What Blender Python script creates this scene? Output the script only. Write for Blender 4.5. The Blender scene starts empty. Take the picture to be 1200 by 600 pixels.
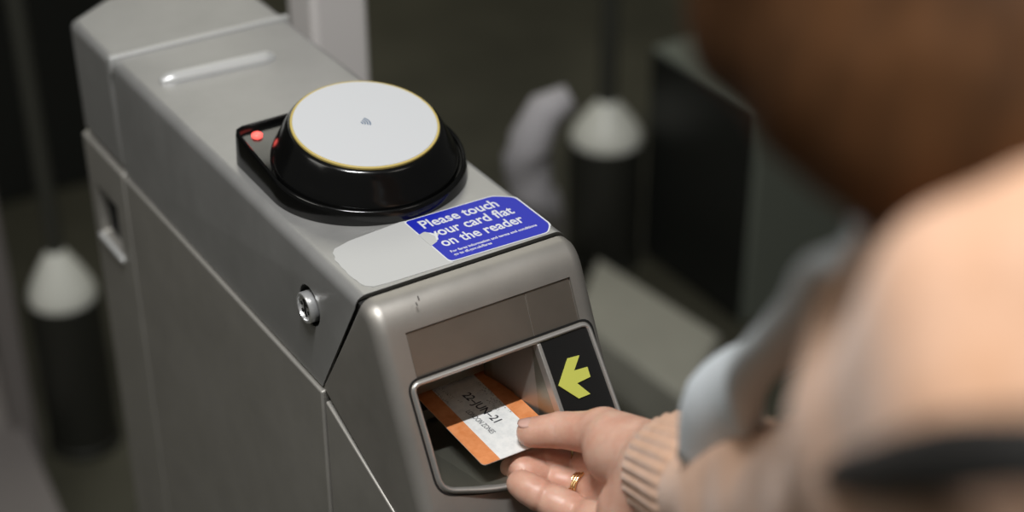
import bpy, bmesh, math, random
import numpy as np
from mathutils import Vector, Matrix
random.seed(4)
sc = bpy.context.scene
col = sc.collection
W = 0.160            # width of the gate cabinet
FLOOR = -1.0         # everything is laid out with z = 0 on the gate's top, lifted by 1 m at the end

# ------------------------------------------------------------------ helpers
def mesh(name, verts, faces, mat=None, parent=None, smooth=False, angle=None):
    me = bpy.data.meshes.new(name)
    me.from_pydata([tuple(map(float, v)) for v in verts], [], [tuple(int(i) for i in f) for f in faces])
    bm = bmesh.new(); bm.from_mesh(me)
    bmesh.ops.recalc_face_normals(bm, faces=bm.faces)
    bm.to_mesh(me); bm.free()
    return link(name, me, mat, parent, smooth, angle)

def link(name, me, mat=None, parent=None, smooth=False, angle=None):
    o = bpy.data.objects.new(name, me); col.objects.link(o)
    if mat is not None:
        for m in (mat if isinstance(mat, (list, tuple)) else [mat]): me.materials.append(m)
    if parent is not None: o.parent = parent
    if smooth:
        for p in me.polygons: p.use_smooth = True
    if angle: me.set_sharp_from_angle(angle=math.radians(angle))
    return o

def rebase(o, loc):
    """put the object's origin at loc without moving its mesh"""
    o.data.transform(Matrix.Translation(-Vector(loc))); o.location = loc

def empty(name, label, cat, loc=(0, 0, 0), group=None):
    o = bpy.data.objects.new(name, None); col.objects.link(o); o.location = loc
    o.empty_display_size = .05
    tag(o, label, cat, group); return o

def tag(o, label=None, cat=None, group=None, kind=None):
    if label: o['label'] = label
    if cat: o['category'] = cat
    if group: o['group'] = group
    if kind: o['kind'] = kind
    return o

def child_of(o, parent):
    """parent keeping world place (all parents are unrotated empties or meshes)"""
    off = Vector(parent.location); p = parent.parent
    while p: off += p.location; p = p.parent
    o.parent = parent; o.location = Vector(o.location) - off
    return o

def boxm(x0, x1, y0, y1, z0, z1):
    v = [(x, y, z) for x in (x0, x1) for y in (y0, y1) for z in (z0, z1)]
    f = [(0, 1, 3, 2), (4, 6, 7, 5), (0, 4, 5, 1), (2, 3, 7, 6), (0, 2, 6, 4), (1, 5, 7, 3)]
    return v, f

def bevel(o, w, seg=3, ang=30):
    m = o.modifiers.new('bevel', 'BEVEL'); m.width = w; m.segments = seg; m.limit_method = 'ANGLE'
    m.angle_limit = math.radians(ang)
    for p in o.data.polygons: p.use_smooth = True
    o.data.set_sharp_from_angle(angle=math.radians(50))
    return o

def cut(o, verts, faces, mat_index=None):
    """subtract a solid from o and keep the result as plain mesh"""
    c = mesh('cutter', verts, faces)
    m = o.modifiers.new('cut', 'BOOLEAN'); m.object = c; m.operation = 'DIFFERENCE'; m.solver = 'EXACT'
    dg = bpy.context.evaluated_depsgraph_get(); dg.update()
    me = bpy.data.meshes.new_from_object(o.evaluated_get(dg))
    o.modifiers.clear(); old = o.data; o.data = me
    bpy.data.objects.remove(c)
    return o

def lathe(profile, n=48, center=(0, 0, 0), rot=None):
    """profile [(r,z)] turned about z; closed with end fans when r == 0"""
    v, f = [], []
    for r, z in profile:
        for k in range(n):
            a = 2 * math.pi * k / n
            p = Vector((r * math.cos(a), r * math.sin(a), z))
            if rot: p = rot @ p
            v.append(p + Vector(center))
    for i in range(len(profile) - 1):
        for k in range(n):
            a, b = i * n + k, i * n + (k + 1) % n
            f.append((a, b, b + n, a + n))
    f.append(tuple(range(n - 1, -1, -1))); f.append(tuple(range((len(profile) - 1) * n, len(profile) * n)))
    return v, f

def loft(rings, cap=True):
    n = len(rings[0]); v = [p for r in rings for p in r]; f = []
    for i in range(len(rings) - 1):
        for k in range(n):
            a, b = i * n + k, i * n + (k + 1) % n
            f.append((a, b, b + n, a + n))
    if cap:
        f.append(tuple(range(n - 1, -1, -1))); f.append(tuple(range((len(rings) - 1) * n, len(rings) * n)))
    return v, f

def tube(path, rads, n=16, flat=1.0, up=(0, 0, 1)):
    rings = []
    P = [Vector(p) for p in path]
    for i, p in enumerate(P):
        t = (P[min(i + 1, len(P) - 1)] - P[max(i - 1, 0)]).normalized()
        a = t.cross(Vector(up)).normalized(); b = a.cross(t)
        rings.append([p + (a * math.cos(2 * math.pi * k / n) + b * math.sin(2 * math.pi * k / n) * flat) * rads[i] for k in range(n)])
    return loft(rings)

def resample(P, R, step):
    """Catmull-Rom through points P with radii R"""
    P = [np.array(p, float) for p in P]; out, rr = [], []
    for i in range(len(P) - 1):
        p0 = P[max(i - 1, 0)]; p1 = P[i]; p2 = P[i + 1]; p3 = P[min(i + 2, len(P) - 1)]
        m = max(1, int(np.linalg.norm(p2 - p1) / step))
        for k in range(m):
            t = k / m
            out.append(.5 * (2 * p1 + (p2 - p0) * t + (2 * p0 - 5 * p1 + 4 * p2 - p3) * t * t + (3 * p1 - p0 - 3 * p2 + p3) * t ** 3))
            rr.append(R[i] + (R[i + 1] - R[i]) * (t * t * (3 - 2 * t)))
    out.append(P[-1]); rr.append(R[-1])
    return out, rr

# ---- implicit surfaces for the person
def crease(fd, F, j, d, amp=.0009, w=.0013, reach=.019):
    d = np.array(d, float); d /= np.linalg.norm(d)
    px, py, pz = fd.X - j[0], fd.Y - j[1], fd.Z - j[2]
    al = px * d[0] + py * d[1] + pz * d[2]; r = np.sqrt(px ** 2 + py ** 2 + pz ** 2)
    return F + amp * np.exp(-(al / w) ** 2) * (r < reach)
def smin(a, b, k):
    if k <= 0: return np.minimum(a, b)
    h = np.clip(.5 + .5 * (b - a) / k, 0, 1)
    return b + (a - b) * h - k * h * (1 - h)

class Field:
    def __init__(s, lo, hi, step):
        s.ax = [np.arange(lo[i], hi[i] + step, step) for i in range(3)]
        s.X, s.Y, s.Z = np.meshgrid(*s.ax, indexing='ij'); s.step = step
    def cone(s, p, q, r1, r2, squash=None):
        p = np.array(p, float); q = np.array(q, float); d = q - p; L = d @ d + 1e-12
        px, py, pz = s.X - p[0], s.Y - p[1], s.Z - p[2]
        t = np.clip((px * d[0] + py * d[1] + pz * d[2]) / L, 0, 1)
        vx, vy, vz = px - t * d[0], py - t * d[1], pz - t * d[2]
        if squash is not None:           # (axis, factor): thinner along axis
            a, fct = squash; a = np.array(a, float); a /= np.linalg.norm(a)
            w = vx * a[0] + vy * a[1] + vz * a[2]; g = 1 / fct - 1
            vx = vx + a[0] * w * g; vy = vy + a[1] * w * g; vz = vz + a[2] * w * g
        return np.sqrt(vx ** 2 + vy ** 2 + vz ** 2) - (r1 + (r2 - r1) * t)
    def chain(s, pts, rad, k=.002, **kw):
        f = None
        for i in range(len(pts) - 1):
            g = s.cone(pts[i], pts[i + 1], rad[i], rad[i + 1], **kw)
            f = g if f is None else smin(f, g, k)
        return f
    def nets(s, F):
        ins = F < 0
        nx, ny, nz = F.shape
        acc = np.zeros((nx - 1, ny - 1, nz - 1, 3)); cnt = np.zeros((nx - 1, ny - 1, nz - 1))
        G = [s.X, s.Y, s.Z]
        for ax in range(3):
            o1, o2 = [a for a in range(3) if a != ax]
            for d1 in (0, 1):
                for d2 in (0, 1):
                    sa = [None] * 3; sb = [None] * 3
                    sa[ax] = slice(0, -1); sb[ax] = slice(1, None)
                    for o, dd in ((o1, d1), (o2, d2)):
                        n = F.shape[o]; sa[o] = sb[o] = slice(dd, n - 1 + dd)
                    sa = tuple(sa); sb = tuple(sb)
                    A, B = F[sa], F[sb]; ch = (A < 0) != (B < 0)
                    t = np.where(ch, A / np.where(ch, A - B, 1), 0)
                    for c in range(3):
                        acc[..., c] += np.where(ch, G[c][sa] + t * (G[c][sb] - G[c][sa]), 0)
                    cnt += ch
        idx = -np.ones(cnt.shape, int); m = cnt > 0
        idx[m] = np.arange(m.sum()); verts = acc[m] / cnt[m][:, None]
        faces = []
        for ax in range(3):
            o1, o2 = [(1, 2), (2, 0), (0, 1)][ax]
            sa = [slice(1, -1)] * 3; sb = [slice(1, -1)] * 3
            sa[ax] = slice(0, -1); sb[ax] = slice(1, None)
            A, B = ins[tuple(sa)], ins[tuple(sb)]
            loc = np.argwhere(A != B); 
            if len(loc) == 0: continue
            fl = A[tuple(loc.T)]
            off = np.ones(3, int); off[ax] = 0
            base = loc + off
            e1 = np.zeros(3, int); e1[o1] = 1; e2 = np.zeros(3, int); e2[o2] = 1
            q = [idx[tuple((base - a * e1 - b * e2).T)] for a, b in ((1, 1), (0, 1), (0, 0), (1, 0))]
            q = np.stack(q, 1); q[~fl] = q[~fl][:, ::-1]
            faces.append(q)
        return verts, np.concatenate(faces)

# ------------------------------------------------------------------ camera frame (only used to note where things stand)
CAM = np.array([-.4012, -.8104, .5795]); EUL = [math.radians(58.74), 0, math.radians(-32.47)]
CR = np.array(Matrix.Rotation(EUL[2], 3, 'Z') @ Matrix.Rotation(EUL[0], 3, 'X'))
FPX = 1990.0
def ray(x, y): return CR @ np.array([(x - 600) / FPX, -(y - 300) / FPX, -1.0])
def on_z(x, y, z): d = ray(x, y); return CAM + (z - CAM[2]) / d[2] * d
def at(x, y, dist): d = ray(x, y); return CAM + d / np.linalg.norm(d) * dist

# ------------------------------------------------------------------ materials
def mat(name, color, rough=.5, metal=0, **kw):
    m = bpy.data.materials.new(name); m.use_nodes = True
    b = m.node_tree.nodes['Principled BSDF']
    b.inputs['Base Color'].default_value = (*color, 1); b.inputs['Roughness'].default_value = rough
    b.inputs['Metallic'].default_value = metal
    for k, v in kw.items(): b.inputs[k.replace('_', ' ')].default_value = v
    return m
def nodes(m): nt = m.node_tree; return nt, nt.nodes, nt.links, nt.nodes['Principled BSDF']
def noise(m, scale=(1, 1, 1), freq=20, detail=6, rough=.6):
    nt, N, L, b = nodes(m)
    tc = N.new('ShaderNodeTexCoord'); mp = N.new('ShaderNodeMapping'); mp.inputs['Scale'].default_value = scale
    no = N.new('ShaderNodeTexNoise'); no.inputs['Scale'].default_value = freq; no.inputs['Detail'].default_value = detail
    no.inputs['Roughness'].default_value = rough
    L.new(tc.outputs['Object'], mp.inputs['Vector']); L.new(mp.outputs['Vector'], no.inputs['Vector'])
    return no
def ramp_color(m, no, c0, c1, p0=.35, p1=.65):
    nt, N, L, b = nodes(m); r = N.new('ShaderNodeValToRGB')
    r.color_ramp.elements[0].color = (*c0, 1); r.color_ramp.elements[1].color = (*c1, 1)
    r.color_ramp.elements[0].position = p0; r.color_ramp.elements[1].position = p1
    L.new(no.outputs['Fac'], r.inputs['Fac']); L.new(r.outputs['Color'], b.inputs['Base Color'])
def vary_rough(m, no, a, b_):
    nt, N, L, b = nodes(m); r = N.new('ShaderNodeMapRange'); r.inputs['To Min'].default_value = a; r.inputs['To Max'].default_value = b_
    L.new(no.outputs['Fac'], r.inputs['Value']); L.new(r.outputs['Result'], b.inputs['Roughness'])
def bump(m, no, strength=.1, dist=.001):
    nt, N, L, b = nodes(m); bp = N.new('ShaderNodeBump'); bp.inputs['Strength'].default_value = strength; bp.inputs['Distance'].default_value = dist
    L.new(no.outputs['Fac'], bp.inputs['Height']); L.new(bp.outputs['Normal'], b.inputs['Normal'])

def steel(name, c, rough, metal=.85):
    m = mat(name, c, rough, metal)
    n = noise(m, (1, 1, 1), 14, 8, .65)
    ramp_color(m, n, tuple(x * .9 for x in c), tuple(min(1, x * 1.06) for x in c), .3, .7)
    vary_rough(m, n, rough - .06, rough + .08)
    g = noise(m, (1, 1, 1), 900, 2, .5); bump(m, g, .12, .0002)
    return m
M = {}
M['steel_top'] = steel('satin_steel_cover', (.46, .455, .445), .42, .6)
M['steel_side'] = steel('satin_steel_panel', (.44, .42, .385), .42, .5)
M['nose'] = steel('cast_nose_metal', (.45, .425, .39), .47, .75)
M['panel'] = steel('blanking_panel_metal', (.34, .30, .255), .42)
M['bright'] = mat('polished_steel', (.64, .64, .63), .3, .3)
M['bezel'] = mat('bezel_steel', (.56, .54, .51), .34, .7)
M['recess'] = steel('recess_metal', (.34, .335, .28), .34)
M['chrome'] = mat('chrome', (.85, .85, .85), .28, .7)
M['dark'] = mat('dark_gap', (.008, .008, .007), .7)
M['seal'] = mat('black_seal', (.012, .012, .012), .5)
M['black'] = mat('glossy_black_plastic', (.004, .004, .004), .13, 0, Coat_Weight=.1, Coat_Roughness=.08)
n_ = noise(M['black'], (1, 1, 1), 60, 6); vary_rough(M['black'], n_, .08, .26)
M['disc'] = mat('white_reader_plastic', (.60, .61, .63), .5)
M['yellow'] = mat('yellow_reader_rim', (.55, .42, .12), .4)
M['symbol'] = mat('grey_blue_print', (.10, .15, .24), .5)
M['led'] = mat('red_indicator', (.9, .1, .08), .3, 0, Emission_Color=(1, .12, .1, 1), Emission_Strength=1.6)
M['blue'] = mat('blue_sticker', (.013, .022, .42), .42, 0, Specular_IOR_Level=.25)
M['white'] = mat('white_print', (.70, .71, .74), .5)
M['patch'] = mat('blank_label_film', (.52, .52, .51), .5)
M['arrow_back'] = mat('black_display', (.004, .004, .004), .45)
M['arrow'] = mat('lime_arrow', (.55, .56, .10), .5, 0, Emission_Color=(.55, .57, .10, 1), Emission_Strength=.08)
M['scuff'] = mat('scuff', (.06, .055, .05), .6)

# ------------------------------------------------------------------ room
def structure(name, v, f, m): return tag(mesh(name, v, f, m), kind='structure')
m = mat('dark_station_floor', (.045, .044, .034), .55)
ramp_color(m, noise(m, (1, 1, 1), 2.2, 6), (.042, .040, .026), (.078, .074, .050)); M['floor'] = m
structure('floor', *boxm(-5, 6, -4, 5.0, FLOOR - .1, FLOOR), M['floor'])
m = mat('dark_wall', (.05, .05, .04), .6); ramp_color(m, noise(m, (1, 1, 1), 1.5, 5), (.035, .035, .028), (.06, .06, .048)); M['wall'] = m
structure('wall_back', *boxm(-5, 6, 5.0, 5.1, FLOOR - .1, 2.2), M['wall'])

# ------------------------------------------------------------------ ticket gate
GX, GY = W / 2, .25
gate = empty('ticket_gate', 'brushed steel ticket gate cabinet with round black card reader and lit arrow', 'ticket gate', (GX, GY, FLOOR))
def g(name, v, f, m, parent=gate, **kw):
    o = mesh(name, v, f, m, None, **kw); child_of(o, parent); return o
def part(o, parent=gate): return child_of(o, parent)

def edge_loft(path, back, r, x0, x1, n=6):
    """solid across x from side profile (path = rounded edge chain, back = the rest), edges of the path rounded by r"""
    def inset(d):
        out = []
        for i, (y, z) in enumerate(path):
            a = path[max(i - 1, 0)]; b = path[min(i + 1, len(path) - 1)]
            t = Vector((b[0] - a[0], b[1] - a[1])).normalized(); nrm = Vector((t[1], -t[0]))
            out.append((y + nrm[0] * d, z + nrm[1] * d))
        return out
    rings = []
    prof = [(r * (1 - math.sin(a)), r * (1 - math.cos(a))) for a in [math.pi / 2 * k / n for k in range(n + 1)]]
    prof = prof[::-1]           # from x = 0 (inset r) to x = r (inset 0)
    prof = [(r * (1 - math.cos(a)), r * (1 - math.sin(a))) for a in [math.pi / 2 * k / n for k in range(n + 1)]]
    for dx, d in prof: rings.append([(x0 + dx, y, z) for y, z in inset(d) + back])
    for dx, d in prof[::-1]: rings.append([(x1 - dx, y, z) for y, z in inset(d) + back])
    return loft(rings)

H = .1045; L1 = .4255
# path direction chosen so that the inward normal points down / into the solid
lid_v, lid_f = edge_loft([(.0055, 0), (.02, 0), (L1 - .02, 0), (L1, 0)][::1], [(L1, -H + .001), (.0632, -H + .001)], .008, 0, W)
top_cover = mesh('top_cover', lid_v, lid_f, M['steel_top'])
cut(top_cover, *lathe([(.0150, -.014), (.0150, .01)], 40, (0, .0741, -.0433), Matrix.Rotation(-math.pi / 2, 3, 'Y')))
part(top_cover); bevel(top_cover, .0012, 2, 25)

# rear cover and its cut-off end
def prism_xy(poly, z0, z1):
    n = len(poly); v = [(x, y, z0) for x, y in poly] + [(x, y, z1) for x, y in poly]
    f = [tuple(range(n - 1, -1, -1)), tuple(range(n, 2 * n))] + [(i, (i + 1) % n, n + (i + 1) % n, n + i) for i in range(n)]
    return v, f
R0 = .4325
end = [(0, .5235), (.045, .556), (.115, .556), (W, .5235)]
o = g('rear_cover', *prism_xy([(0, R0)] + end + [(W, R0)], -H + .001, 0), M['steel_top']); bevel(o, .006, 4)
o = g('cover_trim', *boxm(-.0005, W + .0005, L1 + .0010, R0 - .0004, -.012, .0026), M['bright']); bevel(o, .0012, 3)
o['label'] = 'bright narrow strip across the gate top'
o = g('cover_core', *boxm(.004, W - .004, .07, .50, -H, -.012), M['dark'])
# side/lower panels, standing 2.5 mm proud of the cover
e = .0025
o = g('side_panel', *boxm(-e, W + e, .0600, .4262, FLOOR, -H - .0012), M['steel_side']); bevel(o, .0016, 3)
rp = mesh('rear_panel', *prism_xy([(-e, .4292)] + [(-e, .5235), (.045, .5585), (.115, .5585), (W + e, .5235)] + [(W + e, .4292)], FLOOR, -H - .0012), M['steel_side'])
cut(rp, *boxm(-.02, .010, .456, .506, -.199, -.150)); part(rp); bevel(rp, .0016, 3)
o = part(mesh('latch_slot', *boxm(-e - .0035, .004, .452, .509, -.2045, -.1995), M['bright']), rp); bevel(o, .0015, 3)
o['label'] = 'bright lip under the dark latch slot'
o = part(mesh('slot_lining', *boxm(.006, .0095, .457, .505, -.198, -.151), M['dark']), rp)

# ---- front nose
p0 = Vector((0, -.0241, -.0194)); dv = Vector((0, -.0422, -.0868)).normalized(); nv = Vector((0, -.0868, .0422)).normalized()
def F(u, s, e=0.0): q = p0 + dv * s + nv * e; return Vector((u, q.y, q.z))
# side profile: top, bend (bezier), face, underside
path = [(.0010, -.0004), (-.004, -.0004)]
b0, b1, b2 = Vector((-.004, -.0004)), Vector((-.0160, -.0008)), Vector((p0.y, p0.z))
for k in range(1, 8):
    t = k / 8; q = b0 * (1 - t) ** 2 + b1 * 2 * t * (1 - t) + b2 * t * t; path.append((q.x, q.y))
path += [(p0.y, p0.z), (-.050, -.0727), (-.0925, -.1601)]
# orientation reversed (front to back) so that normals point inward
nose_v, nose_f = edge_loft(path[::-1], [(.0600, -.1030), (.0580, -.0985)][::-1], .010, 0, W, 7)
nose = mesh('front_nose', nose_v, nose_f, M['nose'])

def bulge(u, s): return .0136 * max(0, (s - .03) / .06) * max(0, (u - .0135) / .1365)
def round_poly(pts, r, n=6):
    out = []; N = len(pts)
    for i in range(N):
        a, b, c = Vector(pts[i - 1]), Vector(pts[i]), Vector(pts[(i + 1) % N])
        rr = r[i] if isinstance(r, (list, tuple)) else r
        p = b + (a - b).normalized() * rr; q = b + (c - b).normalized() * rr
        for k in range(n + 1):
            t = k / n; out.append(p * (1 - t) ** 2 + b * 2 * t * (1 - t) + q * t * t)
    return out
outer = round_poly([(.0142, .0305), (.1510, .0305), (.1510, .1180), (.085, .1205), (.0480, .1140), (.0162, .1040)], [.007, .007, .010, .01, .01, .010])
def offs(poly, d):
    out = []; n = len(poly)
    for i in range(n):
        t = (poly[(i + 1) % n] - poly[i - 1]).normalized(); out.append(poly[i] + Vector((-t.y, t.x)) * d)
    return out
def face_ring(poly, e, follow=1.0): return [F(p.x, p.y, bulge(p.x, p.y) * follow + e) for p in poly]
# cavity: cutter lofted from the mouth inwards
mouth = [(.0170, .0335), (.1095, .0335), (.1115, .1170), (.085, .1178), (.0480, .1116), (.0185, .1018)]
def cav(poly_s, e): return [F(u, s, e) for u, s in poly_s]
ring_out = [F(u, s, .03) for u, s in mouth]
ring_in = [F(u, s, -.0015) for u, s in mouth]
backw = [Vector((.0260, .012, -.062)), Vector((.0985, .012, -.062)), Vector((.1000, .012, -.1230)), Vector((.080, .012, -.1235)), Vector((.055, .012, -.1235)), Vector((.0290, .012, -.1200))]
cut(nose, *loft([ring_out, ring_in, backw]))
cut(nose, *boxm(.040, .1085, -.02, .050, -.1025, -.0975))
# shallow recess for the two blanking panels
pr_ = [F(.0200, -.0018), F(.1452, -.0018), F(.1452, .0300), F(.0200, .0300)]
cut(nose, *loft([[q + nv * .004 for q in pr_], [q - nv * .0022 for q in pr_]]))
part(nose)
for pp in nose.data.polygons: pp.use_smooth = True
nose.data.set_sharp_from_angle(angle=math.radians(32))
nose['label'] = 'rounded cast metal nose of the gate'
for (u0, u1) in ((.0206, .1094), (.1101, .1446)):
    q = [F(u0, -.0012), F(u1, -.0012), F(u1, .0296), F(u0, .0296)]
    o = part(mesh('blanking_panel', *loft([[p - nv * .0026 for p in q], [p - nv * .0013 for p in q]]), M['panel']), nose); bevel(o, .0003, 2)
# lining of the recess
inner_poly = [Vector(p) for p in mouth]
def rnd(ring): return ring
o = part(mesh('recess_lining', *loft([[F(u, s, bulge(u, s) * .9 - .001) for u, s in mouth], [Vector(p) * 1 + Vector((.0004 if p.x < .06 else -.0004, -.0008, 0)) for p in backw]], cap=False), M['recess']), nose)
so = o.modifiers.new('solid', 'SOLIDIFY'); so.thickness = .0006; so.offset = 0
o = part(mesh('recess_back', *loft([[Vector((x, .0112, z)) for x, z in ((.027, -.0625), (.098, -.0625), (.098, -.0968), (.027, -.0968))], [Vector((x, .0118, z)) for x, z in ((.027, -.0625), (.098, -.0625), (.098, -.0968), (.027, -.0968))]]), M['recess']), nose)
# slot lips above and below the ticket
o = part(mesh('slot_lip', *boxm(.036, .110 - .012, .004, .0112, -.1065, -.1015), M['dark']), nose); bevel(o, .001, 2)
# bezel frame
prof = [(0.0022, -.012, 0), (.0012, -.0012, 1), (0, .0008, 1), (-.0010, .0017, 1), (-.0021, .0014, 1), (-.0029, .0002, 1), (-.0034, -.004, 1)]
rings = []
for d, ee, fol in prof:
    rings.append(face_ring(offs(outer, -d), ee, fol))
nb = len(outer); bv = [p for r in rings for p in r]; bf = []
for i in range(len(rings) - 1):
    for k in range(nb): bf.append((i * nb + k, i * nb + (k + 1) % nb, (i + 1) * nb + (k + 1) % nb, (i + 1) * nb + k))
o = part(mesh('bezel', bv, bf, M['bezel'], smooth=True, angle=60), nose); o['label'] = 'shiny metal rim around the ticket mouth and arrow'
# thin dark gap round the bezel
gap = [face_ring(offs(outer, -.0026), .0003, 0), face_ring(offs(outer, -.0010), .0003, 0)]
o = part(mesh('bezel_seal', *loft(gap, cap=False), M['seal']), nose)
# arrow display
def aF(u, s, e=0): return F(u, s, bulge(u, s) + e)
pan = [(.1115, .0332), (.1482, .0332), (.1475, .1165), (.1130, .1165)]
gv, gf, ng = [], [], 14
for ee in (-.004, -.0002):
    for i in range(ng + 1):
        for j in range(ng + 1):
            ti, tj = i / ng, j / ng; ul = pan[0][0] + (pan[3][0] - pan[0][0]) * tj
            gv.append(aF(ul + (.1482 - ul) * ti, .0332 + (.1170 - .0332) * tj, ee))
for b_ in (0, (ng + 1) ** 2):
    for i in range(ng):
        for j in range(ng):
            a_ = b_ + i * (ng + 1) + j; gf.append((a_, a_ + 1, a_ + ng + 2, a_ + ng + 1))
o = part(mesh('arrow_display', gv, gf, M['arrow_back'], smooth=True), nose)
ap = o
div = [(.1086, .0338), (.1116, .0338), (.1134, .1165), (.1104, .1165)]
o = part(mesh('divider', *loft([[aF(u, s, -.008) for u, s in div], [aF(u, s, .0006) for u, s in div]]), M['bezel']), nose); bevel(o, .0006, 3)
# arrow: two bars forming the head and the shaft between them
def face_bulge_at(px, py):
    # place on the display surface
    lo, hi = 0, .03
    d = Vector(ray(px, py)); c = Vector(CAM)
    t = ((p0 - c).dot(nv)) / d.dot(nv)
    for _ in range(6):
        X = c + d * t; u, s = X.x, (X - p0).dot(dv); ee = bulge(u, s) + .0008
        t = ((p0 + nv * ee - c).dot(nv)) / d.dot(nv)
    return c + d * t
ARW = [(655, 452), (665.5, 420), (679, 416.5), (672.8, 434.5), (688.5, 430), (692, 441.5), (676.5, 449), (692, 461.5), (678.5, 467)]
top_ = [face_bulge_at(*q) for q in ARW]
o = part(mesh('lit_arrow', *loft([[p - nv * .0009 for p in top_], [p for p in top_]]), M['arrow']), ap)
o['label'] = 'yellow-green arrow pointing left'
# scuffs on the bend
for (a, b) in (((489.5, 347), (491, 350.5)), ((487.5, 354.5), (489, 358))):
    A = on_z(*a, -.0022); B = on_z(*b, -.0026)
    A, B = [Vector(q) for q in (A, B)]
    # lay on the surface near the bend
    o = part(mesh('scuff_mark', *tube([A, B], [.0004, .0004], 6), M['scuff']), nose)

# lower front of the cabinet under the nose
fp = [(.0572, -.1120), (-.0900, -.1640), (-.0560, -.2600), (-.0560, FLOOR), (.0572, FLOOR)]
v = [(x, y, z) for x in (-.0012, W + .0012) for y, z in fp]; n = len(fp)
f = [tuple(range(n)), tuple(range(2 * n - 1, n - 1, -1))] + [(i, n + i, n + (i + 1) % n, (i + 1) % n) for i in range(n)]
o = g('front_panel', v, f, M['steel_side']); bevel(o, .0012, 3)
o = g('nose_core', *loft([[(x, .062, -.11), (x, .0588, -.100), (x, .004, -.006), (x, .010, -.004), (x, .07, -.09)] for x in (.003, W - .003)]), M['dark'])

# grip ridge across the cover
rb = []
for k in range(17):
    t = k / 16; x = .0185 + t * (.1150 - .0185); y = .3665 - .0048 * t
    ez = min(t, 1 - t) * 16; sc_ = 1 if ez >= 1 else (.55 + .45 * math.sqrt(max(0, 1 - (1 - ez) ** 2)))
    rb.append([(x, y + .0068 * sc_ * math.cos(a), -.0005 + .0072 * sc_ * math.sin(a)) for a in [math.pi * j / 14 for j in range(15)]])
o = g('grip_ridge', *loft(rb), M['bright'], smooth=True, angle=50); o['label'] = 'raised half-round bar across the gate top'

# lock
lk = Vector((0, .0741, -.0433)); RL = Matrix.Rotation(-math.pi / 2, 3, 'Y')   # +z -> -x
o = part(mesh('lock_cup', *lathe([(.0148, -.012), (.0148, -.0006), (.0140, -.0004), (.0140, -.0115), (0.0005, -.0115)], 40, lk, RL), M['dark'], smooth=True, angle=40), top_cover)
bl = part(mesh('lock_barrel', *lathe([(.0112, -.0115), (.0112, .0035), (.0106, .0045), (.0090, .0045), (.0086, .0030), (.0006, .0030)], 40, lk + Vector((0, .0008, -.0012)), RL), M['chrome'], smooth=True, angle=30), top_cover)
bl['label'] = 'chrome round lock barrel in the gate side'
o = part(mesh('keyhole', *boxm(-.0036, -.0026, .0741 + .0008 - .0012, .0741 + .0008 + .0012, -.0433 - .0012 - .0050, -.0433 - .0012 + .0050), M['dark']), top_cover)
for a in range(6):
    th = a * math.pi / 3 + .3; y = .0749 + .0052 * math.cos(th); z = -.0445 + .0052 * math.sin(th)
    o = part(mesh('lock_pin', *lathe([(.0014, .0026), (.0014, .0036), (.0004, .0038)], 12, (0, y, z), RL), M['dark']), top_cover)

# ---- card reader on the cover
rd = bpy.data.objects.new('card_reader', None); col.objects.link(rd); rd.location = (.083, .144, 0); part(rd)
rd['label'] = 'round black card reader with white disc and yellow rim'
cx, cy = .083, .1443
def outline(rad, cr_, inset=0, n=120):
    # hull of the main circle and a small corner circle at the rear left
    kc = Vector((.0208, .2065)); pts = []
    for k in range(n):
        a = 2 * math.pi * k / n; dx = Vector((math.cos(a), math.sin(a)))
        pts.append(dx)
    # support-function hull
    hull = []
    C0 = Vector((cx, cy))
    m = 720; sup = []
    for k in range(m):
        a = 2 * math.pi * k / m; dx = Vector((math.cos(a), math.sin(a)))
        h0 = C0.dot(dx) + rad; h1 = kc.dot(dx) + cr_
        sup.append(C0 + dx * rad if h0 >= h1 else kc + dx * cr_)
    # resample by direction from the circle centre
    res = []
    for dx in pts:
        best = None
        for i in range(m):
            A, B = sup[i] - C0, sup[(i + 1) % m] - C0
            ca = dx.x * A.y - dx.y * A.x; cb = dx.x * B.y - dx.y * B.x
            if ca <= 0 < cb or (ca < 0 <= cb):
                if A.dot(dx) > 0 or B.dot(dx) > 0:
                    t = ca / (ca - cb) if ca != cb else 0; P = A + (B - A) * t; best = P.length; break
        res.append(best or rad)
    return [(cx + dx.x * r, cy + dx.y * r) for dx, r in zip(pts, res)]
T1 = math.tan(.127)
def topz(y): return .0172 + (y - .1447) * T1
Rn = 120
def ring_o(rad, cr_, dz, flat=None):
    return [(x, y, (flat if flat is not None else topz(y) + dz)) for x, y in outline(rad, cr_, n=Rn)]
def ring_c(r, cyy, cz, tilt):
    return [(cx + r * math.cos(2 * math.pi * k / Rn), cyy + r * math.sin(2 * math.pi * k / Rn) * math.cos(tilt), cz + r * math.sin(2 * math.pi * k / Rn) * math.sin(tilt)) for k in range(Rn)]
rings = [ring_o(.0724, .0090, 0, .0003), ring_o(.0724, .0090, 0, .0035), ring_o(.0716, .0082, -.0020), ring_o(.0711, .0078, .0001), ring_o(.0704, .0071, .0009), ring_o(.0696, .0064, .0011), ring_o(.0689, .0058, .0007), ring_o(.0684, .0053, -.0004), ring_o(.0681, .0049, -.0026), ring_o(.0678, .0046, -.0034),
         ring_c(.0670, .1441, .0142, .127), ring_c(.0668, .1440, .0172, .13), ring_c(.0660, .1438, .0196, .132), ring_c(.0642, .1436, .0230, .138), ring_c(.0612, .1431, .0285, .148), ring_c(.0582, .1426, .0348, .16), ring_c(.0555, .1422, .0393, .17), ring_c(.0540, .1420, .0410, .1733), ring_c(.0526, .14195, .0412, .1733)]
o = part(mesh('reader_housing', *loft(rings), M['black'], smooth=True, angle=40), rd); o['label'] = 'glossy black teardrop housing'
Rt = Matrix.Rotation(.1733, 3, 'X'); dc = Vector((cx, .1419, .0424))
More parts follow.
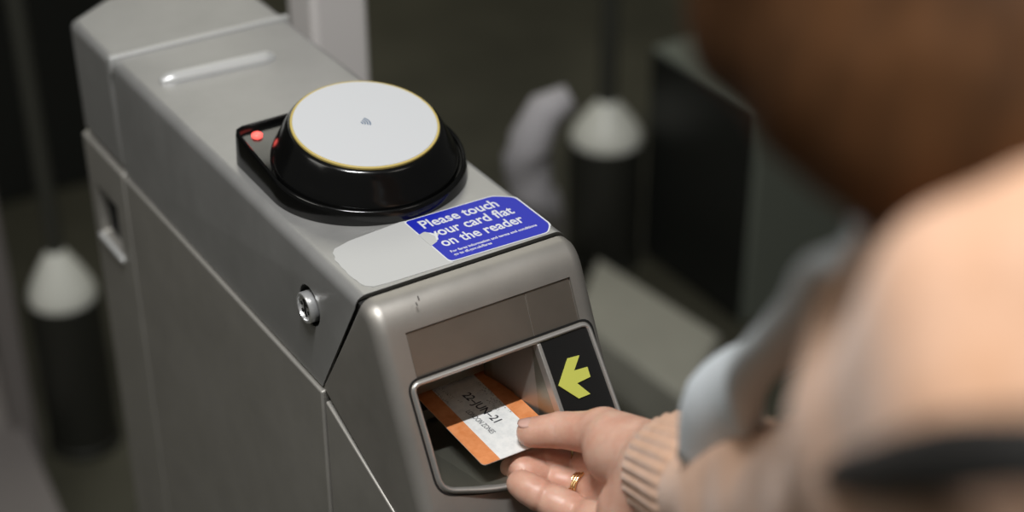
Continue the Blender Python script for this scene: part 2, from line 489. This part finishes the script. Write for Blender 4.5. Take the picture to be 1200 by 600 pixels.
o = part(mesh('reader_rim', *lathe([(.0500, -.002), (.0524, -.002), (.0524, .0001), (.0519, .0006), (.0508, .0006), (.0500, 0)], 96, dc, Rt), M['yellow'], smooth=True, angle=40), rd); o['label'] = 'yellow ring'
o = part(mesh('reader_disc', *lathe([(.0509, -.0015), (.0509, .0004), (.0504, .0009), (.0300, .0011), (.001, .0012)], 96, dc, Rt), M['disc'], smooth=True, angle=40), rd); o['label'] = 'white disc'
sv, sf = [], []
for i, r in enumerate((.0022, .0040, .0058, .0076)):
    b = len(sv); k0 = 9
    for k in range(k0):
        a = math.radians(-38 + 76 * k / (k0 - 1))
        for rr in (r - .0005, r + .0005): sv.append(dc + Rt @ Vector((rr * math.cos(a) - .0045, rr * math.sin(a), .00125)))
    for k in range(k0 - 1): sf.append((b + 2 * k, b + 2 * k + 1, b + 2 * k + 3, b + 2 * k + 2))
o = part(mesh('contactless_symbol', sv, sf, M['symbol']), rd)
ledp = on_z(301, 156, .0240)
o = part(mesh('indicator_light', *lathe([(.0040, -.004), (.0040, .0002), (.0028, .0011), (.0006, .0014)], 24, (ledp[0], ledp[1], topz(ledp[1]) - .0016)), M['led'], smooth=True), rd)
o['label'] = 'small red light'

# ---- stickers on the cover
def sheet(name, poly, z, m, parent=gate, th=.0002):
    return part(mesh(name, *prism_xy(poly, z, z + th), m), parent)
blue = round_poly([(.0735, .0712), (.1425, .0697), (.1548, .0600), (.1548, .0160), (.1478, .0080), (.0735, .0107)], [.003, .004, .004, .004, .003, .004])
white_b = [Vector((.0726, .0722)), Vector((.1427, .0707)), Vector((.1560, .0604)), Vector((.1560, .0155)), Vector((.1481, .0070)), Vector((.0726, .0098))]
jag = [(.0745, .0735), (.0300, .0695), (.0170, .0655), (.0132, .0612), (.0124, .0560), (.0104, .0528), (.0106, .0470), (.0098, .0425), (.0102, .0372), (.0096, .0330), (.0099, .0262), (.0107, .0235), (.0108, .0178), (.0124, .0138), (.0165, .0105), (.0260, .0092), (.0745, .0082)]
o = sheet('blank_label', jag, .00005, M['patch']); o['label'] = 'pale blank label with a torn left edge'
st = sheet('instruction_sticker', [tuple(p) for p in round_poly([tuple(p) for p in white_b], .003)], .0001, M['white'])
st['label'] = 'blue sticker with white instructions'
o = part(mesh('sticker_field', *prism_xy([tuple(p) for p in blue], .00025, .0004), M['blue']), st)
o = part(mesh('torn_spot', *prism_xy([(.0725, .0510), (.0780, .0525), (.0815, .0480), (.0862, .0460), (.0820, .0420), (.0790, .0370), (.0725, .0340)], .0003, .00045), M['patch']), st)

def text(name, s, size, origin, xdir, ydir, m, parent, bold=0.0, space=1.0, ext=.00005, width=None):
    cu = bpy.data.curves.new(name, 'FONT'); cu.body = s; cu.size = size; cu.offset = bold; cu.extrude = ext; cu.space_character = space
    cu.resolution_u = 3
    t = bpy.data.objects.new(name, cu); col.objects.link(t)
    dg = bpy.context.evaluated_depsgraph_get(); dg.update()
    me = bpy.data.meshes.new_from_object(t.evaluated_get(dg)); bpy.data.objects.remove(t)
    xd = Vector(xdir).normalized(); yd = Vector(ydir).normalized(); zd = xd.cross(yd)
    sx = 1
    if width:
        w = max(v_.co.x for v_ in me.vertices) - min(v_.co.x for v_ in me.vertices); sx = width / w
    Mx = Matrix(((xd.x * sx, yd.x, zd.x, origin[0]), (xd.y * sx, yd.y, zd.y, origin[1]), (xd.z * sx, yd.z, zd.z, origin[2]), (0, 0, 0, 1)))
    me.transform(Mx); o = link(name, me, m); child_of(o, parent); return o
tx = (1, -.015, 0); ty = (.015, 1, 0)
for s_, x_, y_, w_ in (('Please touch', .0795, .0562, .0595), ('your card flat', .0795, .0424, .0645), ('on the reader', .0795, .0286, .0635)):
    text('lettering', s_, .0150, (x_, y_, .00045), tx, ty, M['white'], st, .00026, 1.0, width=w_)
text('lettering', 'For fares information and terms and conditions', .0040, (.0795, .0195, .00045), tx, ty, M['white'], st, .00008, width=.0670)
text('lettering', 'go to tfl.gov.uk/fares', .0040, (.0795, .0150, .00045), tx, ty, M['white'], st, .00008, width=.0290)

# ------------------------------------------------------------------ train ticket
def card_mat():
    m = mat('ticket_card', (.7, .7, .7), .55); return m
M['card'] = mat('ticket_card', (.70, .70, .68), .5)
n_ = noise(M['card'], (1, 1, 1), 160, 4); ramp_color(M['card'], n_, (.74, .75, .74), (.86, .86, .84), .35, .6)
M['orange'] = mat('ticket_orange', (.72, .20, .045), .5)
n_ = noise(M['orange'], (1, 1, 1), 120, 4); ramp_color(M['orange'], n_, (.70, .235, .075), (.80, .31, .12), .35, .6)
M['faint'] = mat('faint_ticket_ink', (.16, .15, .14), .6)
M['ink'] = mat('ticket_ink', (.03, .03, .04), .6)
CW, CL = .0590, .0937
yaw = math.radians(0.6)
# card frame: origin near-left corner, a = across to the right, b = inward
cz = -.1000
c0 = Vector(on_z(566.5, 546, cz))
ax = Vector((math.cos(-yaw), math.sin(-yaw), 0)); bx = Vector((-ax.y, ax.x, 0)) * 1.0
def K(a, b, z=0): q = c0 + ax * a + bx * b; return (q.x, q.y, cz + z)
tk = empty('train_ticket', 'orange and white paper train ticket held by thumb and fed into gate slot', 'ticket', K(CW / 2, CL / 2, 0))
def slab(name, poly, z0, z1, m, parent):
    n = len(poly); v = [K(a, b, z0) for a, b in poly] + [K(a, b, z1) for a, b in poly]
    f = [tuple(range(n - 1, -1, -1)), tuple(range(n, 2 * n))] + [(i, (i + 1) % n, n + (i + 1) % n, n + i) for i in range(n)]
    return child_of(mesh(name, v, f, m), parent)
rr_ = .0034
slab('card_stock', [tuple(p) for p in round_poly([(0, 0), (CW, 0), (CW, CL), (0, CL)], rr_)], -.0002, .0002, M['card'], tk)
bw = .0128
lb = round_poly([(0, 0), (bw, 0), (bw, CL), (0, CL)], [rr_, .00001, .00001, rr_])
slab('orange_band', [tuple(p) for p in lb], .0002, .00026, M['orange'], tk)
rb_ = round_poly([(CW - bw, 0), (CW, 0), (CW, CL), (CW - bw, CL)], [.00001, rr_, rr_, .00001])
slab('orange_band', [tuple(p) for p in rb_], .0002, .00026, M['orange'], tk)
def ct(s, size, a, bstart, width, bold=0):
    o_ = K(a, bstart, .00028); d_ = (-bx + ax * .07).normalized(); e_ = (ax + bx * .07).normalized()
    text('printed_text', s, size, o_, d_, e_, M['ink'], tk, bold, 1.0, ext=.00002, width=width)
TEXTS = [('22\u2013JUN\u201321', .0092, .0270, .0735, .0385, .00014),
         ('LONDON ZONES', .0056, .0195, .0560, .0300, 0)]
# faint rows of dot print that cannot be read in the photo
rnd_ = random.Random(7); dv_, df_ = [], []
for a_, b0_, b1_ in ((.0445, .080, .058), (.0415, .072, .048), (.0440, .056, .040), (.0385, .060, .046), (.0185, .088, .074), (.0225, .070, .067), (.0130, .088, .070)):
    b_ = b0_
    while b_ > b1_:
        if rnd_.random() < .82:
            for q_ in range(3):
                aa = a_ + (b0_ - b_) * .07 + rnd_.uniform(-.0012, .0016); l_ = rnd_.uniform(.0004, .0011); bb = b_ - rnd_.uniform(0, .0008); n_0 = len(dv_)
                dv_ += [K(aa, bb, .00027), K(aa + .00035, bb, .00027), K(aa + .00035, bb - l_, .00027), K(aa, bb - l_, .00027)]; df_.append((n_0, n_0 + 1, n_0 + 2, n_0 + 3))
        b_ -= .0019
child_of(mesh('faint_print', dv_, df_, M['faint']), tk)
for s_, sz, a_, b_, w_, bo in TEXTS: ct(s_, sz, a_, b_, w_, bo)

# ------------------------------------------------------------------ person
M['skin'] = mat('skin', (.60, .33, .24), .42, 0, Subsurface_Weight=.35, Subsurface_Radius=(.016, .005, .003), Subsurface_Scale=.5)
n_ = noise(M['skin'], (1, 1, 1), 45, 6); ramp_color(M['skin'], n_, (.61, .32, .23), (.72, .45, .34), .35, .65)
n2 = noise(M['skin'], (1, 1, 1), 500, 4); bump(M['skin'], n2, .18, .0004)
M['nail'] = mat('fingernail', (.66, .40, .33), .25, 0, Coat_Weight=.4)
M['knit'] = mat('peach_knit', (.70, .36, .21), .9, 0, Sheen_Weight=.28)
n_ = noise(M['knit'], (1, 1, 1), 60, 5); ramp_color(M['knit'], n_, (.64, .36, .215), (.76, .47, .32), .3, .7)
n2 = noise(M['knit'], (1, 1, 1), 700, 3); bump(M['knit'], n2, .5, .001)
M['hair'] = mat('brown_hair', (.12, .05, .022), .7, 0, Specular_IOR_Level=.15)
ramp_color(M['hair'], noise(M['hair'], (1, 1, .15), 60, 5), (.04, .018, .007), (.12, .05, .018), .3, .7)
M['cloth'] = mat('pale_blue_cloth', (.84, .89, .93), .8)
M['band'] = mat('black_band', (.015, .014, .013), .6)
M['gold'] = mat('gold', (.85, .58, .28), .2, 1.0)
M['trouser'] = mat('dark_trousers', (.03, .03, .035), .8)

def smooth_mesh(name, V, Fc, m, parent, it=2):
    me = bpy.data.meshes.new(name); me.from_pydata(V.tolist(), [], Fc.tolist())
    bm = bmesh.new(); bm.from_mesh(me)
    for _ in range(it): bmesh.ops.smooth_vert(bm, verts=bm.verts, factor=.5, use_axis_x=True, use_axis_y=True, use_axis_z=True)
    bmesh.ops.recalc_face_normals(bm, faces=bm.faces); bm.to_mesh(me); bm.free()
    return child_of(link(name, me, m, None, True), parent)

Z = on_z
# ---- hand skeleton (place in space from picture place and height)
th = [Z(758, 536, -.062), Z(708, 508, -.076), Z(658, 504, -.0850), Z(621, 507, -.0905)]
th_r = [.0195, .0150, .0118, .0088]
wrist = Z(785, 553, -.052); fore = Z(860, 575, -.005)
fing = {
 'index': ([Z(722, 548, -.106), Z(674, 545, -.120), Z(636, 540, -.116), Z(599, 548, -.118)], [.0125, .0104, .0094, .0074]),
 'middle': ([Z(728, 583, -.108), Z(684, 573, -.126), Z(640, 558, -.122), Z(610, 549, -.114)], [.0125, .0106, .0098, .0084]),
 'ring': ([Z(728, 618, -.108), Z(680, 603, -.124), Z(638, 583, -.118), Z(610, 567, -.114)], [.0125, .0112, .0106, .0092]),
 'little': ([Z(722, 655, -.108), Z(684, 645, -.122), Z(652, 634, -.118), Z(632, 622, -.114)], [.0110, .0098, .0090, .0080]),
}
for k_, (pp_, _) in fing.items():
    print('finger', k_, [round(float(np.linalg.norm(pp_[i + 1] - pp_[i])), 4) for i in range(3)])
print('thumb', [round(float(np.linalg.norm(th[i + 1] - th[i])), 4) for i in range(3)], 'palm', [round(float(np.linalg.norm(fing[k_][0][0] - wrist)), 4) for k_ in fing])

person = empty('person', 'person in a peach knitted sweater with brown hair, holding a ticket into the gate', 'person', (.30, -.62, FLOOR))
allp = np.array(th + [wrist, fore] + [q for k_ in fing for q in fing[k_][0]])
lo = allp.min(0) - .035; hi = allp.max(0) + .035
fd = Field(lo, hi, .0014)
palmn = np.array(-ray(740, 560)); palmn /= np.linalg.norm(palmn)
palm = None
for k_ in fing:
    base = fing[k_][0][0]; wpt = wrist + (base - np.array(fing['middle'][0][0])) * .40 - palmn * .006
    gk = fd.cone(wpt, base - palmn * .002, .0165, .0135)
    palm = gk if palm is None else smin(palm, gk, .012)
# hypothenar pad, forearm
palm = smin(palm, fd.cone(wrist + (np.array(fing['little'][0][0]) - wrist) * .35, wrist + (np.array(fing['little'][0][0]) - wrist) * .75, .019, .017), .012)
armf = fd.cone(wrist + (wrist - fore) * .05, fore, .0265, .031)
palm = smin(palm, armf, .022)
thumb = fd.chain(th, th_r, .003)
thumb = smin(thumb, fd.cone(th[0], th[1], .0215, .0165), .004)                       # thenar mound
thumb = crease(fd, thumb, th[2], th[3] - th[1], .0006); thumb = crease(fd, thumb, th[2] + (th[1] - th[2]) * .08, th[3] - th[1], .0004)
# pad of the thumb tip
thumb = smin(thumb, fd.cone(th[3] + (th[2] - th[3]) * .15, th[3] + (th[2] - th[3]) * .5, .0092, .0096), .004)
thumb = smin(thumb, fd.cone(Z(722, 531, -.074), Z(752, 540, -.066), .0205, .0215), .010)
palm = smin(palm, fd.cone(Z(736, 598, -.082), Z(775, 590, -.066), .0190, .0205), .010)
body = smin(palm, thumb, .006)
fall = None
for k_ in fing:
    P_, R_ = fing[k_]
    P_ = [np.array(q) for q in P_]
    fk = fd.chain(P_, R_, .0016)
    for i, bulg in ((0, 1.06), (1, 1.05), (2, 1.06)):       # fleshy pads between the creases
        a_, b_ = P_[i], P_[i + 1]; r_ = (R_[i] + R_[i + 1]) / 2
        fk = smin(fk, fd.cone(a_ + (b_ - a_) * .35 + palmn * .0012, a_ + (b_ - a_) * .65 + palmn * .0012, r_ * bulg * .98, r_ * bulg * .96), .003)
    for i in (1, 2):
        dd_ = (P_[i + 1] - P_[i]) / np.linalg.norm(P_[i + 1] - P_[i]) + (P_[i] - P_[i - 1]) / np.linalg.norm(P_[i] - P_[i - 1])
        fk = crease(fd, fk, P_[i], dd_); 
        if i == 1: fk = crease(fd, fk, P_[i] + dd_ * .0016, dd_, .0006)
    fall = fk if fall is None else smin(fall, fk, .0006)
# fingers join the palm only near their knuckles
body = smin(body, fall, .0035)
V1, F1 = fd.nets(body)
# coarse rest of the body: forearm to shoulder, neck, head
sh = np.array(at(1230, 420, .60)); 
ARM = [at(800, 556, 1.01), at(880, 588, .90), at(990, 590, .74), at(1130, 530, .58), at(1330, 450, .50)]
head = np.array(at(1150, -270, .60))
neck = np.array(at(1400, 70, .58))
hips = np.array([.36, -.80, -.10])
fb = Field(np.minimum.reduce([np.array(ARM).min(0), head, hips]) - .22, np.maximum.reduce([np.array(ARM).max(0), head, hips]) + .22, .008)
arm_r = [.026, .030, .034, .040, .048]
b2 = fb.chain(ARM, arm_r, .01)
b2 = smin(b2, fb.cone(ARM[-1], neck, .05, .055), .03)
b2 = smin(b2, fb.cone(neck, head + np.array([0, 0, -.05]), .052, .055), .03)
b2 = smin(b2, fb.cone(head + np.array([-.01, .01, -.03]), head + np.array([.015, -.01, .03]), .078, .088), .03)
fdir = np.array([.10, -.05, -.10]) - head; fdir /= np.linalg.norm(fdir)       # where the face looks
nosep = head + fdir * .098 + np.array([0, 0, -.02])
b2 = smin(b2, fb.cone(nosep + np.array([0, 0, .022]), nosep + fdir * .012, .009, .012), .012)
b2 = smin(b2, fb.cone(head + fdir * .055 + np.array([0, 0, -.085]), head + fdir * .075 + np.array([0, 0, -.09]), .03, .022), .03)
b2 = smin(b2, fb.cone(neck, hips, .09, .11), .05)
V2, F2 = fb.nets(b2)
bodyo = smooth_mesh('body', np.concatenate([V1, V2]), np.concatenate([F1, F2 + len(V1)]), M['skin'], person, 1)

# thumb nail: small curved plate on the upper side of the tip
tdir = Vector(th[3] - th[2]).normalized(); up = Vector((-.05, .25, 1)); side = tdir.cross(up).normalized(); up = side.cross(tdir).normalized()
tip = Vector(th[3]) + tdir * .0005
nr = []
for i in range(9):
    t = i / 8; w = .0066 * math.sqrt(max(.05, 1 - (max(0, t - .55) / .5) ** 2)); row = []
    for j in range(9):
        a = (j / 8 - .5) * 2 * w / .0088
        rr2 = .0094 + .0006 * (1 - t) - .0012 * max(0, t - .6)
        row.append(tip - tdir * .0070 + tdir * (.0125 * t) + side * math.sin(a) * rr2 + up * math.cos(a) * rr2)
    nr.append(row)
v = [p for r in nr for p in r]; f = [(i * 9 + j, i * 9 + j + 1, (i + 1) * 9 + j + 1, (i + 1) * 9 + j) for i in range(8) for j in range(8)]
o = child_of(mesh('thumbnail', v, f, M['nail'], smooth=True), bodyo); so = o.modifiers.new('s', 'SOLIDIFY'); so.thickness = .0006; so.offset = 0

# gold rings on the middle finger
A_ = Vector(fing['middle'][0][0]); B_ = Vector(fing['middle'][0][1]); dd = (B_ - A_).normalized()
def torus(name, c, axis, R, r, m, parent, n=48, k=10):
    q = axis.to_track_quat('Z', 'Y').to_matrix(); rings = []
    for i in range(n):
        a = 2 * math.pi * i / n; cc = q @ Vector((math.cos(a), math.sin(a), 0))
        rings.append([c + cc * (R + r * math.cos(2 * math.pi * j / k)) + axis * r * math.sin(2 * math.pi * j / k) for j in range(k)])
    v = [p for r_ in rings for p in r_]; f = [(i * k + j, i * k + (j + 1) % k, ((i + 1) % n) * k + (j + 1) % k, ((i + 1) % n) * k + j) for i in range(n) for j in range(k)]
    return child_of(mesh(name, v, f, m, smooth=True), parent)
for i in range(3):
    torus('gold_ring', A_.lerp(B_, .90) + dd * (i - 1) * .0028 + Vector(palmn) * .0006, dd, .0126, .0012, M['gold'], person)
A2 = Vector(fing['index'][0][1]); B2 = Vector(fing['index'][0][2]); d2 = (B2 - A2).normalized()
torus('thin_ring', A2.lerp(B2, .20), d2, .0110, .0008, M['gold'], person)

# ---- sweater
SL = [at(858, 584, .925), at(900, 592, .87), at(1000, 600, .74), at(1145, 535, .58), at(1330, 450, .50)]
SR = [.040, .041, .044, .057, .070]
fs = Field(fb_lo := np.array([fb.ax[0][0], fb.ax[1][0], fb.ax[2][0]]), np.array([fb.ax[0][-1], fb.ax[1][-1], fb.ax[2][-1]]), .006)
s1 = fs.chain(SL, SR, .015)
s1 = smin(s1, fs.cone(SL[-1], neck + np.array([.02, -.02, -.05]), .075, .065), .02)
s1 = smin(s1, fs.cone(neck + np.array([.02, -.02, -.08]), hips, .125, .15), .05)
# folds
s1 = s1 + .0025 * np.sin(fs.X * 90 + fs.Z * 60) * np.cos(fs.Y * 70)
# open neck above and the hem below
s1 = np.maximum(s1, fs.Z - (neck[2] + .03))
Vs, Fs = fs.nets(s1)
sw = smooth_mesh('sweater', Vs, Fs, M['knit'], person, 3)
# ribbed cuff
c_a = Vector(Z(799, 555, -.050)); c_b = Vector(SL[0]) + (Vector(SL[1]) - Vector(SL[0])) * .25
rings = []; nk = 240
def ribr(base, k, amp): return base + amp * (abs(math.sin(k / nk * math.pi * 34)) - .5)
stn = [(-.004, .0345, -.2), (-.001, .0362, .6), (.004, .0372, 1), (.02, .0375, 1), (.035, .0380, 1), (.060, .0392, 1), (.080, .0400, 1), (.095, .0385, .4), (.105, .034, 0)]
cdir = (c_b - c_a).normalized(); a1 = cdir.cross(Vector((0, 0, 1))).normalized(); a2 = a1.cross(cdir)
for dist, r, am in stn:
    rings.append([c_a + cdir * (dist) + (a1 * math.cos(2 * math.pi * k / nk) * 1.0 + a2 * math.sin(2 * math.pi * k / nk) * 1.0) * ribr(r, k, .0017 * am) for k in range(nk)])
inner = [[c_a + cdir * (dist) + (a1 * math.cos(2 * math.pi * k / nk) + a2 * math.sin(2 * math.pi * k / nk)) * (r) for k in range(nk)] for dist, r in ((.05, .032), (.0, .031))]
o = child_of(mesh('ribbed_cuff', *loft(inner + rings, cap=False), M['knit'], smooth=True), person); o['label'] = 'ribbed knit cuff at the wrist'

# trousers down to the floor
ft = Field(np.array([.10, -1.05, FLOOR]), np.array([.62, -.50, .05]), .012)
for_l = None
for kx, ky in ((.29, -.70), (.42, -.90)):
    gk = ft.chain([hips + np.array([(kx - hips[0]) * .6, (ky - hips[1]) * .6, -.02]), np.array([kx, ky, -.5]), np.array([kx, ky, FLOOR + .06])], [.115, .075, .055], .03)
    gk = smin(gk, ft.cone(np.array([kx, ky, FLOOR + .045]), np.array([kx - .14, ky + .09, FLOOR + .038]), .04, .034), .03)
    for_l = gk if for_l is None else smin(for_l, gk, .03)
Vt, Ft = ft.nets(for_l); smooth_mesh('trousers', Vt, Ft, M['trouser'], person, 1)

# ---- hair: cap and long locks falling forward
fh = Field(np.minimum(head, neck) - .24, np.maximum(head, neck) + .22, .006)
hc = head - fdir * .012 + np.array([0, 0, .012])
h1 = fh.cone(hc, hc - fdir * .02, .108, .105)
cutf = (fh.X - head[0]) * fdir[0] + (fh.Y - head[1]) * fdir[1] + (fh.Z - head[2]) * fdir[2]
h1 = np.maximum(h1, np.minimum(cutf - .055, .2))
locks = [([at(960, -80, .56), at(930, 10, .56), at(985, 60, .55)], [.05, .035, .02]),
         ([at(1040, -60, .54), at(1040, 70, .53), at(1060, 190, .52)], [.055, .045, .022]),
         ([at(1150, -60, .52), at(1130, 60, .51), at(1110, 160, .50)], [.055, .045, .030]),
         ([at(1250, -60, .52), at(1240, 60, .50), at(1230, 140, .49)], [.055, .045, .035])]
for P_, R_ in locks:
    P2, R2 = resample(P_, R_, .02); h1 = smin(h1, fh.chain(P2, R2, .005), .02)
h1 = h1 + .0015 * np.sin((fh.X * .84 - fh.Y * .54) * 420)
Vh, Fh = fh.nets(h1); o = smooth_mesh('hair', Vh, Fh, M['hair'], person, 2); o['label'] = 'long brown hair falling forward'

# ---- pale scarf end and a flat black band across the sweater
P2, R2 = resample([at(1070, 262, .57), at(1008, 288, .57), at(972, 332, .62), at(928, 384, .69), at(886, 432, .77), at(852, 482, .83), at(822, 545, .87)], [.006, .0100, .0165, .0190, .0200, .0240, .014], .01)
o = child_of(mesh('scarf', *tube(P2, R2, 20, .5, up=(-.35, -.5, .8)), M['cloth'], smooth=True), person); o['label'] = 'pale blue-white scarf end along the sleeve'
P2, R2 = resample([at(965, 556, .55), at(1040, 546, .465), at(1120, 534, .410), at(1230, 532, .380), at(1400, 555, .365)], [.004, .0085, .0095, .009, .009], .01)
o = child_of(mesh('dark_band', *tube(P2, R2, 20, .6, up=(-.45, -.6, .65)), M['band'], smooth=True), person); o['label'] = 'black band over the peach sweater'

# ------------------------------------------------------------------ things behind the gate
M['post_dark'] = mat('dark_post', (.030, .030, .024), .45, .3)
M['post_cone'] = mat('pale_cone', (.80, .80, .72), .4)
M['post_pole'] = mat('grey_pole', (.07, .07, .058), .4, .3)
M['plinth'] = steel('dull_steel_plinth', (.40, .39, .33), .55, .2)
M['shade_black'] = mat('painted_shade', (.013, .014, .012), .45)  # near-black that stands in for shade and the dark background
M['green_case'] = mat('grey_green_cabinet', (.15, .165, .135), .5)
M['white_post'] = mat('white_painted_post', (.82, .78, .76), .5)
M['rail'] = mat('grey_rail', (.20, .18, .17), .5)
M['pad'] = mat('pale_padding', (.50, .48, .50), .7)
def turn(name, prof, c, m, parent, n=40): return child_of(mesh(name, *lathe(prof, n, c), m, smooth=True, angle=40), parent)
def hub(label, x, y, z0, r, h, ch, ph):
    t = empty('paddle_post', label, 'post', (x, y, z0), 'cone-capped posts on the floor')
    turn('cylinder', [(r * 1.06, 0), (r * 1.06, .012), (r, .014), (r, h - .006), (r * .97, h)], (x, y, z0), M['post_dark'], t)
    turn('cone_cap', [(r * .93, h), (r * .95, h + .008), (r * .86, h + .022), (r * .58, h + ch * .68), (r * .34, h + ch * .95), (r * .22, h + ch + .006)], (x, y, z0), M['post_cone'], t)
    turn('pole', [(r * .24, h + ch), (r * .24, h + ch + ph)], (x, y, z0), M['post_pole'], t, 24)
    return t

# camera, lights
cd_ = bpy.data.cameras.new('camera'); cam = bpy.data.objects.new('camera', cd_); col.objects.link(cam)
cam.location = CAM; cam.rotation_euler = EUL; cd_.sensor_width = 36; cd_.lens = FPX / 1200 * 36; cd_.clip_start = .02
cd_.dof.use_dof = True; cd_.dof.focus_distance = 1.13; cd_.dof.aperture_fstop = 2.8
sc.camera = cam

def post_xy(px, py): q = on_z(px, py, FLOOR); return q[0], q[1]
hub('dark cylinder post with pale cone cap, left of the gate', *post_xy(101, 515), FLOOR, .052, .258, .075, 1.0)
hub('dark cylinder post with pale cone cap, right of the card reader', *post_xy(706, 300), FLOOR, .066, .236, .070, 1.0)

def box_thing(name, label, cat, x0, x1, y0, y1, z0, z1, m, bw=.01, group=None):
    o = mesh(name, *boxm(x0, x1, y0, y1, z0, z1), m); rebase(o, ((x0 + x1) / 2, (y0 + y1) / 2, z0)); bevel(o, bw, 3); return tag(o, label, cat, group)
# low plinth to the right
za = -.90
q = [on_z(*p, za) for p in ((700, 300), (846, 392), (803, 468), (672, 372))]
poly = [(p[0], p[1]) for p in q]
o = mesh('low_plinth', *prism_xy(poly, FLOOR, za), M['plinth']); rebase(o, (q[0][0], q[0][1], FLOOR)); bevel(o, .008, 3)
tag(o, 'low grey steel plinth on the floor right of the gate front', 'plinth')
# white post behind the gate
x, y = .300, .640
box_thing('white_post', 'white square post standing behind the gate', 'post', x - .031, x + .031, y - .03, y + .03, FLOOR, .35, M['white_post'], .006)
fc = box_thing('floor_cabinet', 'waist-low dark green cabinet on the floor behind the pale cone post', 'cabinet', 1.20, 1.80, .985, 1.27, FLOOR, -.595, M['green_case'], .008)
child_of(mesh('shaded_side', *boxm(1.195, 1.203, .992, 1.262, FLOOR + .01, -.602), M['shade_black']), fc)  # dark sheet painting the shade on the cabinet's left face
P2, R2 = resample([at(668, 112, 2.36), at(640, 128, 2.36), at(622, 165, 2.38), at(618, 205, 2.42), at(634, 250, 2.50), on_z(640, 310, FLOOR + .03)], [.018, .029, .035, .036, .034, .030], .03)
o = mesh('padded_guard', *tube(P2, R2, 20, .9), M['pad'], smooth=True); rebase(o, tuple(P2[-1])); tag(o, 'pale curved padded guard beside the cone-capped post', 'guard')
zb = -.93
q = [on_z(*p, zb) for p in ((-5, 418), (92, 640))]; q = [q[0] - np.array([.17, 0, 0]), q[0], q[1], q[1] - np.array([.17, 0, 0])]
o = mesh('floor_rail', *prism_xy([(p[0], p[1]) for p in q], FLOOR, zb), M['rail']); rebase(o, (q[1][0], q[1][1], FLOOR)); bevel(o, .006, 3); tag(o, 'pale low floor rail in the bottom left corner', 'rail')
box_thing('dark_backdrop', 'wide black block added to darken the background behind the gate', 'backdrop', .13, .72, 2.05, 2.40, FLOOR, .60, M['shade_black'], .01)['kind'] = 'thing'  # invented block, only there to make the background darker
x, y = post_xy(42, 535)
box_thing('side_post', 'slim grey upright post left of the cylinder post', 'post', x - .028, x + .006, y - .02, y + .02, FLOOR, -.15, M['rail'], .004)

# ---- lights
def area(name, loc, target, sx, sy, power, color=(1, .96, .9)):
    l = bpy.data.lights.new(name, 'AREA'); l.shape = 'RECTANGLE'; l.size = sx; l.size_y = sy; l.energy = power; l.color = color
    o = bpy.data.objects.new(name, l); col.objects.link(o); o.location = loc
    o.rotation_euler = (Vector(target) - Vector(loc)).to_track_quat('-Z', 'Y').to_euler(); return o
key = area('ceiling_strip_key', (-.42, -.50, 1.9), (.05, -.02, 0), .6, .035, 46, (.98, .985, .98))
key.rotation_euler = (0, math.radians(-12), 0)
area('fill_far', (1.4, 2.6, 1.9), (1.2, 2.4, -1), 1.6, 1.6, 20, (1, .98, .86))  # invented fill lamp, lifts the floor and things behind the gate
area('fill_left', (-1.6, .3, 1.5), (0, .3, -.5), .8, 1.0, 8, (1, .97, .90))  # unseen fill added to brighten the gate's left side
area('fill_near', (.9, -1.3, 1.8), (.1, -.5, .1), .6, .6, 2.5, (1, .93, .85))  # small warm fill added to lift the nose front and bezel
w = bpy.data.worlds.new('World'); sc.world = w; w.use_nodes = True
w.node_tree.nodes['Background'].inputs['Color'].default_value = (1, 1, .92, 1); w.node_tree.nodes['Background'].inputs['Strength'].default_value = .055

for o in list(sc.objects):
    if o.parent is None: o.location.z += 1.0
sc.view_settings.view_transform = 'Standard'; sc.view_settings.look = 'None'; sc.view_settings.gamma = 1; sc.view_settings.use_curve_mapping = False
sc.view_settings.exposure = -0.15
